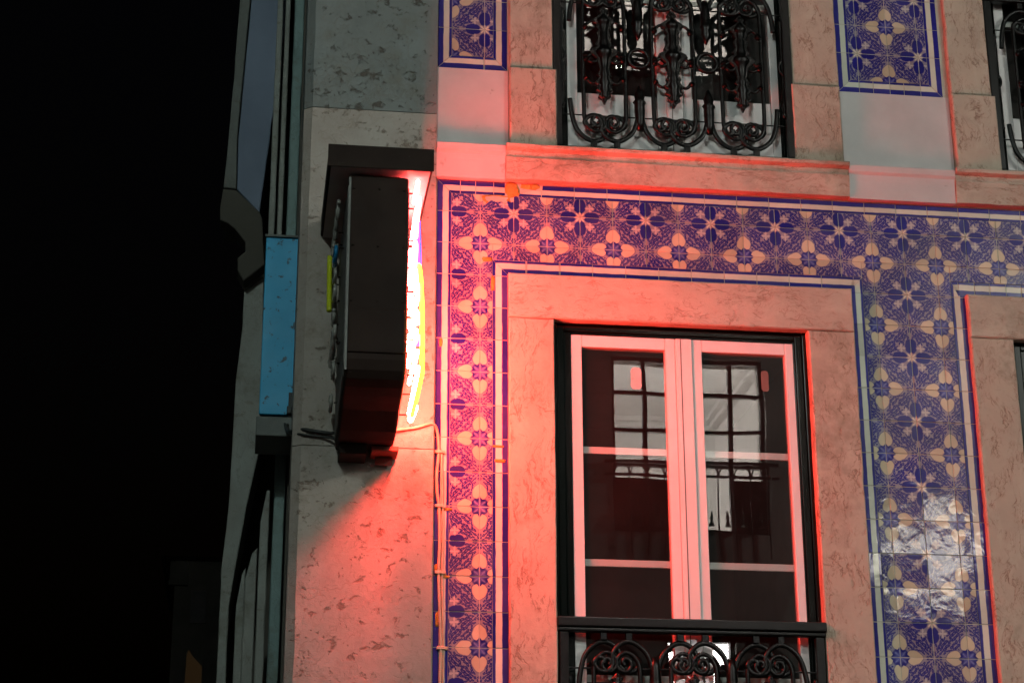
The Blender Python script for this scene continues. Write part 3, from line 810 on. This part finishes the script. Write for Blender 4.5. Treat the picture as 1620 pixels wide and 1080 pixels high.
# right side, lit
tubex(squiggle(-0.55, -0.24, 4.565, 0.026, 5, 0.4), xr + 0.046, 'neon_pink')
tubex(squiggle(-0.55, -0.24, 4.495, 0.028, 4, 1.4), xr + 0.040, 'neon_pink')
tubex([(-0.40, 4.585), (-0.44, 4.50), (-0.47, 4.40), (-0.50, 4.29)], xr + 0.058, 'neon_blue', r=0.0085)
tubex([(-0.46, 4.56), (-0.50, 4.46), (-0.535, 4.36)], xr + 0.047, 'neon_purple', r=0.0095)
tubex([(-0.52, 4.30), (-0.53, 4.24), (-0.55, 4.20)], xr + 0.048, 'neon_cyan', r=0.010)
tubex([(-0.57, 4.14), (-0.585, 4.09)], xr + 0.046, 'neon_cyan', r=0.010)
tubex([(-0.60, 4.04), (-0.605, 4.0)], xr + 0.046, 'neon_purple', r=0.009)
for k, (y, z) in enumerate(((-0.51, 4.40), (-0.40, 4.40), (-0.29, 4.41))): tubex(loop(y, z, 0.050, 0.046, k), xr + 0.038, 'neon_pink')
tubex(squiggle(-0.56, -0.25, 4.30, 0.030, 5, 0.9), xr + 0.036, 'neon_pink')
for k, (y, z) in enumerate(((-0.60, 4.20), (-0.47, 4.19), (-0.34, 4.20))): tubex(loop(y, z, 0.048, 0.040, k + .5), xr + 0.038, 'neon_red')
tubex(squiggle(-0.65, -0.26, 4.11, 0.022, 4, 0.2), xr + 0.036, 'neon_red')
tubex(squiggle(-0.65, -0.26, 4.03, 0.024, 4, 2.2), xr + 0.036, 'neon_red')
tubex([(-0.64, 3.965), (-0.50, 3.955), (-0.38, 3.965), (-0.28, 3.955)], xr + 0.042, 'neon_red')
tubex([(-0.50, 4.36), (-0.585, 4.27), (-0.660, 4.11), (-0.690, 3.885), (-0.63, 3.858), (-0.50, 3.840), (-0.38, 3.832), (-0.28, 3.827)], xr + 0.055, 'neon_yellow', r=0.0085)
tubex([(-0.64, 3.90), (-0.50, 3.875), (-0.36, 3.855), (-0.26, 3.840)], xr + 0.046, 'neon_added_red', r=0.0085)  # added low tube that lights the stone under the sign
tubex([(-0.30, 3.855), (-0.20, 3.862), (-0.12, 3.872), (-0.08, 3.872)], xr + 0.066, 'neon_added_red', r=0.0115)  # added tube near the wall, throws red onto the pier below
tubex(squiggle(-0.55, -0.30, 4.612, 0.016, 4, 0.8), xr + 0.050, 'neon_pink')
tubex(squiggle(-0.685, -0.50, 4.622, 0.012, 3, 0.8), xr + 0.032, 'neon_pink')
# left side, switched off
tubex([(-0.10, 4.54), (-0.12, 4.45), (-0.16, 4.36), (-0.20, 4.27)], xl - 0.040, 'dead_yellow', r=0.011)
tubex(squiggle(-0.60, -0.12, 4.55, 0.030, 5, 0.4), xl - 0.03, 'dead_glass')
for k in range(8):
    z = 4.50 - k * 0.085
    tubex(loop(rnd.uniform(-.30, -.12), z, 0.05, 0.028, k), xl - 0.022, 'dead_glass')
tubex(loop(-0.40, 4.42, 0.07, 0.03), xl - 0.03, 'dead_blue')
tubex(squiggle(-0.58, -0.14, 4.06, 0.024, 4, 2.2), xl - 0.03, 'dead_glass')

# ------------------------------------------------------------------ cables
def wire(name, pts, r, mat, label, n=4):
    p0 = Vector(pts[0]); root = empty(name, p0, label, 'cable')
    o = MB().tube([p - p0 for p in smooth_pts(pts, n)], r, 7).build('sheath', M[mat], root, smooth=True)
    return root, p0
wr, p0 = wire('power_cable', [(-0.49, -0.05, 3.835), (-0.46, -0.045, 3.842), (-0.43, -0.04, 3.848), (-0.392, -0.038, 3.856), (-0.352, -0.038, 3.870), (-0.328, -0.030, 3.872), (-0.312, -0.010, 3.850), (-0.306, -0.008, 3.80), (-0.305, -0.008, 3.75), (-0.312, -0.010, 3.68), (-0.310, -0.010, 3.60), (-0.302, -0.008, 3.54), (-0.298, -0.008, 3.40), (-0.301, -0.009, 3.28), (-0.294, -0.009, 3.10), (-0.290, -0.009, 2.98), (-0.293, -0.009, 2.80), (-0.292, -0.009, 2.70)],
              0.0062, 'cable', 'thin beige cable running from the neon sign down the left edge of the tiles')
for z, x in ((3.766, -0.305), (3.545, -0.302), (3.28, -0.300), (2.985, -0.290)):
    MB().box(x - 0.016, x + 0.016, -0.017, 0.0, z - 0.006, z + 0.006).box(x + 0.016, x + 0.026, -0.010, 0.0, z - 0.007, z + 0.007).build('clip', M['cable'], wr, bevel=0.002).location = -p0
wr2, p0 = wire('second_cable', [(-0.293, -0.007, 3.77), (-0.289, -0.007, 3.60), (-0.284, -0.007, 3.45), (-0.287, -0.007, 3.25), (-0.280, -0.007, 3.0), (-0.281, -0.007, 2.70)], 0.0045, 'cable', 'thinner second cable close beside the beige cable on the tile edge')
wire('black_cable', [(-0.705, -0.10, 3.80), (-0.74, -0.05, 3.815), (-0.79, -0.042, 3.822), (-0.845, -0.03, 3.832), (-0.89, 0.10, 3.86), (-0.90, 0.28, 3.93), (-0.89, 0.295, 4.0), (-0.885, 0.295, 4.05)], 0.007, 'black_cable', 'black cable strung from the sign round the stone corner to the blue box')
wire('black_cable', [(-0.70, -0.08, 3.782), (-0.76, -0.046, 3.80), (-0.82, -0.038, 3.806), (-0.86, -0.022, 3.815), (-0.90, 0.15, 3.87), (-0.91, 0.29, 3.95)], 0.005, 'black_cable', 'lower slack black cable from the sign to the foot of the blue box')

# ------------------------------------------------------------------ blue box on the side street
bx = empty('wall_box', (-0.938, 0.30, 3.90), 'faded light blue metal box with rust specks hung beyond the stone corner', 'box')
o_ = Vector((-0.938, 0.30, 3.90))
def BP(name, mb, mat, **kw):
    o = mb.build(name, M[mat], bx, **kw)
    for v in o.data.vertices: v.co -= o_
    return o
BP('front_panel', MB().box(-1.018, -0.872, 0.300, 0.318, 3.992, 4.775), 'blue_box', bevel=0.004)
BP('body', MB().box(-1.014, -0.868, 0.3185, 0.56, 3.995, 4.772), 'blue_side', bevel=0.004)
BP('edge_trim', MB().box(-0.871, -0.858, 0.302, 0.56, 3.992, 4.778), 'blue_side', bevel=0.003)
BP('lid', MB().box(-1.024, -0.857, 0.296, 0.57, 4.779, 4.790), 'tray', bevel=0.003)
BP('tray', MB().box(-1.028, -0.876, 0.290, 0.57, 3.897, 3.980), 'tray', bevel=0.004)
BP('switch', MB().box(-0.899, -0.872, 0.284, 0.2995, 4.015, 4.085).box(-0.905, -0.885, 0.27, 0.2995, 3.99, 4.022), 'black_cable', bevel=0.003)

# ------------------------------------------------------------------ next house up the side street: stepped stone piers and a corbelled bay
NH = empty('side_street_house', (-1.0, 1.0, 0), 'dim house beyond the stone corner with stepped greenish stone strips and an overhanging bay', 'house')
nv = Vector((-1.0, 1.0, 0))
def HP(name, mb, mat, **kw):
    o = mb.build(name, M[mat], NH, **kw)
    for v in o.data.vertices: v.co -= nv
    return o
def strip(pts, y, d, mat, name='stone_strip'):
    HP(name, MB().prism(rough_poly(pts, 0.08, 0.002, y * 9), y, y + d, 0.004), mat)
strip([(-0.944, 0), (-0.899, 0), (-0.893, 3.955), (-0.938, 3.985)], 0.70, 0.22, 'teal_stone')
strip([(-0.930, 4.6), (-0.886, 4.6), (-0.884, 9), (-0.928, 9)], 0.70, 0.22, 'teal_stone')
strip([(-0.990, 0), (-0.952, 0), (-0.954, 3.845), (-0.968, 3.845), (-0.991, 3.70)], 0.95, 0.22, 'side')  # slanted top follows a cast shadow's edge, shade put into shape
strip([(-0.972, 4.3), (-0.946, 4.3), (-0.949, 9), (-0.966, 9)], 0.95, 0.22, 'side')
strip([(-1.048, 0), (-0.998, 0), (-0.998, 3.645), (-1.020, 3.62), (-1.047, 3.50)], 1.20, 0.18, 'side')  # top cut along the same shadow edge
strip([(-1.010, 4.3), (-0.980, 4.3), (-0.980, 9), (-1.008, 9)], 1.20, 0.18, 'side')
strip([(-1.084, 0), (-1.044, 0), (-1.046, 3.60), (-1.062, 3.57), (-1.083, 3.42)], 1.40, 0.16, 'side')  # this top is cut along that shadow edge too
strip([(-1.150, 0), (-1.100, 0), (-1.117, 3.455), (-1.096, 3.634), (-1.056, 3.939), (-1.0, 4.252), (-1.02, 5.10), (-1.112, 5.02), (-1.112, 4.85), (-1.133, 4.565), (-1.139, 3.937), (-1.160, 3.633)], 1.60, 0.6, 'side', 'stone_pier')  # raked right edge shaped after the shadow band on the wall
HP('rear_wall', MB().box(-0.885, -0.80, 0.62, 9.0, 0, 9).box(-1.12, -0.886, 2.25, 2.4, 0, 9), 'night_wall')  # dark render behind the slanted cuts stands for the shadow band
strip([(-1.170, 5.52), (-1.055, 5.40), (-1.02, 5.79), (-0.952, 6.56), (-0.95, 9), (-1.142, 9), (-1.142, 6.575), (-1.176, 5.79)], 1.50, 0.7, 'bay_paint', 'bay_panel')  # slanted right edge shaped after a shadow edge on the panel
strip([(-1.235, 5.513), (-1.172, 5.51), (-1.180, 5.79), (-1.147, 6.575), (-1.147, 9), (-1.195, 9), (-1.199, 6.574), (-1.222, 5.79)], 1.47, 0.7, 'shaded_side', 'quoin_strip')  # shade is put into this strip's darker colour
strip([(-1.237, 5.508), (-1.247, 5.40), (-1.243, 5.344), (-1.207, 5.329), (-1.170, 5.300), (-1.117, 5.233), (-1.115, 5.183), (-1.150, 5.148), (-1.147, 5.082), (-1.118, 5.03), (-1.02, 5.12), (-1.04, 5.36), (-1.055, 5.395), (-1.172, 5.506)], 1.48, 0.12, 'night_wall', 'corbel')  # takes the dark render to stand for its shade

# ------------------------------------------------------------------ far house in the dark
FH = empty('far_house', (-1.9, 25, 0), 'barely visible dark house far down the side street with an added pane glowing as a warm lit patch', 'house')
fv = Vector((-1.9, 25, 0))
def FP(name, mb, mat, parent=None, **kw):
    o = mb.build(name, M[mat], parent or FH, **kw)
    for v in o.data.vertices: v.co -= fv
    return o
FP('wall', MB().box(-2.26, 0.5, 25, 29, 0, 9.05), 'night_wall')
FP('quoin', MB().box(-2.345, -2.05, 24.9, 24.997, 8.70, 9.02).box(-2.36, -2.04, 24.88, 24.997, 8.62, 8.695), 'night_wall')
FP('roof', MB().add([(-2.5, 24.7, 9.06), (0.6, 24.7, 9.06), (0.6, 29.2, 9.06), (-2.5, 29.2, 9.06), (-1.6, 26.9, 9.42), (0.6, 26.9, 9.42)], [(3, 2, 1, 0), (0, 1, 5, 4), (2, 3, 4, 5), (3, 0, 4), (1, 2, 5)]), 'roof')
wn_ = FP('window', MB().box(-1.98, -1.72, 24.95, 24.998, 8.0, 8.55), 'dark_room'); FP('pane', MB().box(-1.96, -1.74, 24.94, 24.949, 8.02, 8.53), 'glass', parent=wn_)
wn_ = FP('window', MB().prism([(-2.03, 6.85), (-1.72, 6.85), (-1.72, 7.38), (-1.95, 7.52), (-2.0, 7.5)], 24.955, 24.998), 'night_wall'); FP('pane', MB().prism([(-2.01, 6.87), (-1.74, 6.87), (-1.74, 7.28), (-1.90, 7.44), (-1.97, 7.55), (-2.0, 7.46)], 24.945, 24.954), 'warm_patch', parent=wn_)

# ------------------------------------------------------------------ across the street: the house whose lit windows mirror in the panes and tiles
YO = -10.0
OH = empty('opposite_house', (3.0, YO, 0), 'house across the street whose lit upstairs windows reflect in the glass and tiles', 'house')
ov = Vector((3.0, YO, 0))
def OPp(name, mb, mat, parent=None, **kw):
    o = mb.build(name, M[mat], parent or OH, **kw)
    for v in o.data.vertices: v.co -= ov
    return o
rooms = [(2.40, 3.82, 6.02, 7.78), (2.15, 3.70, 10.70, 12.1)]
small = [(4.78, 5.96, 5.66, 6.16), (2.84, 3.44, 4.25, 5.04)]
holes = sorted(rooms + small)
mb = MB()
# front wall as horizontal bands cut by the openings
zcuts = sorted({0.0, 13.5} | {h[2] for h in holes} | {h[3] for h in holes})
for za, zb in zip(zcuts[:-1], zcuts[1:]):
    hs = sorted(h for h in holes if h[2] <= za + 1e-6 and h[3] >= zb - 1e-6)
    x = -7.0
    for h in hs:
        mb.box(x, h[0], YO - 0.3, YO, za, zb); x = h[1]
    mb.box(x, 10.0, YO - 0.3, YO, za, zb)
OPp('wall', mb, 'facade')
for i, (x0, x1, z0, z1) in enumerate(rooms):
    f = MB(); t = 0.035
    f.box(x0, x1, YO - .12, YO - .06, z1 - t, z1).box(x0, x0 + t, YO - .12, YO - .06, z0, z1 - t).box(x1 - t, x1, YO - .12, YO - .06, z0, z1 - t)
    f.box(x0 + t, x1 - t, YO - .12, YO - .06, z0, z0 + t)
    W_ = OPp('window', f, 'green_wood')
    for k in (0.33, 0.72, 1.11):
        xx = x0 + k
        OPp('muntin', MB().box(xx - .02, xx + .02, YO - .115, YO - .065, z0 + t, z1 - t), 'green_wood', parent=W_)
    for zz in (z1 - 0.36, z1 - 0.73, z1 - 1.09):
        OPp('muntin', MB().box(x0 + t, x1 - t, YO - .11, YO - .07, zz - .018, zz + .018), 'green_wood', parent=W_)
    # lower part shuttered except one light
    OPp('shutter', MB().box(x0 + t, x0 + .80, YO - .10, YO - .08, z0 + t, z1 - 1.22).box(x0 + 1.09, x1 - t, YO - .10, YO - .08, z0 + t, z1 - 1.22), 'green_wood', parent=W_)
    # little iron balcony rail with arches in front
    r_ = MB(); zr = z1 - 1.09
    r_.box(x0 - .1, x1 + .1, YO + .02, YO + .05, zr - .015, zr + .015).box(x0 - .1, x1 + .1, YO + .02, YO + .05, zr - .14, zr - .12)
    na = 9
    for k in range(na):
        cx_ = x0 + (k + .5) * (x1 - x0) / na; rr_ = (x1 - x0) / na * .46
        r_.tube([(cx_ + rr_ * math.cos(math.pi * q / 8), YO + .035, zr - .12 + rr_ * 1.3 * math.sin(math.pi * q / 8)) for q in range(9)], 0.008, 5)
        r_.tube([(cx_ + rr_, YO + .035, zr - .9), (cx_ + rr_, YO + .035, zr - .02)], 0.008, 5)
        r_.lathe((cx_, YO + .035, zr - .62), [(0.03, 0), (0.012, .05), (0.02, .08), (0.003, .16)], 6)
    OPp('balcony_rail', r_, 'iron')
    # the lit room
    X0, X1, Y0, Y1, Z0_, Z1_ = x0 - .55, x1 + .35, YO - .31, YO - 3.4, z0 - 0.6, z1 + 0.42
    rm = MB().add([(X0, Y0, Z0_), (X1, Y0, Z0_), (X1, Y1, Z0_), (X0, Y1, Z0_), (X0, Y0, Z1_), (X1, Y0, Z1_), (X1, Y1, Z1_), (X0, Y1, Z1_)],
                  [(0, 3, 2, 1), (4, 5, 6, 7), (3, 7, 6, 2), (0, 4, 7, 3), (1, 2, 6, 5)])
    OPp('room', rm, 'white_room')
    cm = MB()
    for d, h_ in ((0.10, .10), (0.17, .05)):
        cm.box(X1 - d, X1 - .001, Y1 + .01, Y0 - .01, Z1_ - h_, Z1_ - .001).box(X0 + .001, X0 + d, Y1 + .01, Y0 - .01, Z1_ - h_, Z1_ - .001).box(X0 + d, X1 - d, Y1 + .001, Y1 + d, Z1_ - h_, Z1_ - .001)
    OPp('cornice', cm, 'white_room')
    lx, lz = (3.228, 7.09) if i == 0 else (2.60, 11.22)
    gr = 1.0 if i == 0 else 2.6
    OPp('lamp_globe', MB().lathe((lx, YO - .62, lz), [(r_g * gr, z_g * gr) for r_g, z_g in ((0.002, -.055), (0.03, -.046), (0.05, -.016), (0.05, .016), (0.03, .046), (0.002, .055))], 12), 'bulb', smooth=True)
    ld = bpy.data.lights.new('room_lamp', 'POINT'); ld.energy = 2700; ld.color = (1, .95, .88); ld.shadow_soft_size = 0.08
    lo = bpy.data.objects.new('room_lamp', ld); col.objects.link(lo); lo.location = (lx + .1, YO - .62, Z1_ - 0.12)
for x0, x1, z0, z1 in small:
    W_ = OPp('window', MB().box(x0, x1, YO - .12, YO - .07, z1 - .04, z1).box(x0, x1, YO - .12, YO - .07, z0, z0 + .04).box(x0, x0 + .04, YO - .12, YO - .07, z0 + .04, z1 - .04).box(x1 - .04, x1, YO - .12, YO - .07, z0 + .04, z1 - .04).box((x0 + x1) / 2 - .02, (x0 + x1) / 2 + .02, YO - .12, YO - .07, z0 + .04, z1 - .04), 'green_wood')
    OPp('curtain', MB().box(x0 + .04, x1 - .04, YO - .16, YO - .14, z0 + .04, z1 - .04), 'lit_pane' if x0 > 4 else 'shop_pane', parent=W_)

# street lanterns on the opposite house front
def lantern(LP, power, colr, label):
    SL = empty('street_lantern', LP, label, 'street lantern', 'wall lanterns across the street')
    MB().tube([(0, -0.9, -0.35), (0, -0.6, 0.10), (0, -0.2, 0.28), (0, 0, 0.24)], 0.02, 8).build('arm', M['iron'], SL, smooth=True)
    MB().lathe((0, 0, 0), [(0.03, .24), (0.10, .16), (0.16, .12), (0.16, .10)], 6).build('cap', M['iron'], SL)
    MB().lathe((0, 0, 0), [(0.14, .099), (0.08, -.16)], 6).build('glass', M['lantern_glow'], SL)
    ld = bpy.data.lights.new('lantern_light', 'POINT'); ld.energy = power; ld.color = colr; ld.shadow_soft_size = 0.12
    lo = bpy.data.objects.new('lantern_light', ld); col.objects.link(lo); lo.parent = SL; lo.location = (0, 0.05, -0.30)
lantern((-2.9, YO + 0.9, 7.6), LAMP_LEFT, (0.80, 1.0, 0.95), 'dim greenish wall lantern on an iron arm across the street, nearer the side street')
lantern((7.4, YO + 0.9, 8.2), LAMP_RIGHT, (0.93, 1.0, 0.93), 'bright white wall lantern on an iron arm across the street, right of the lit windows')
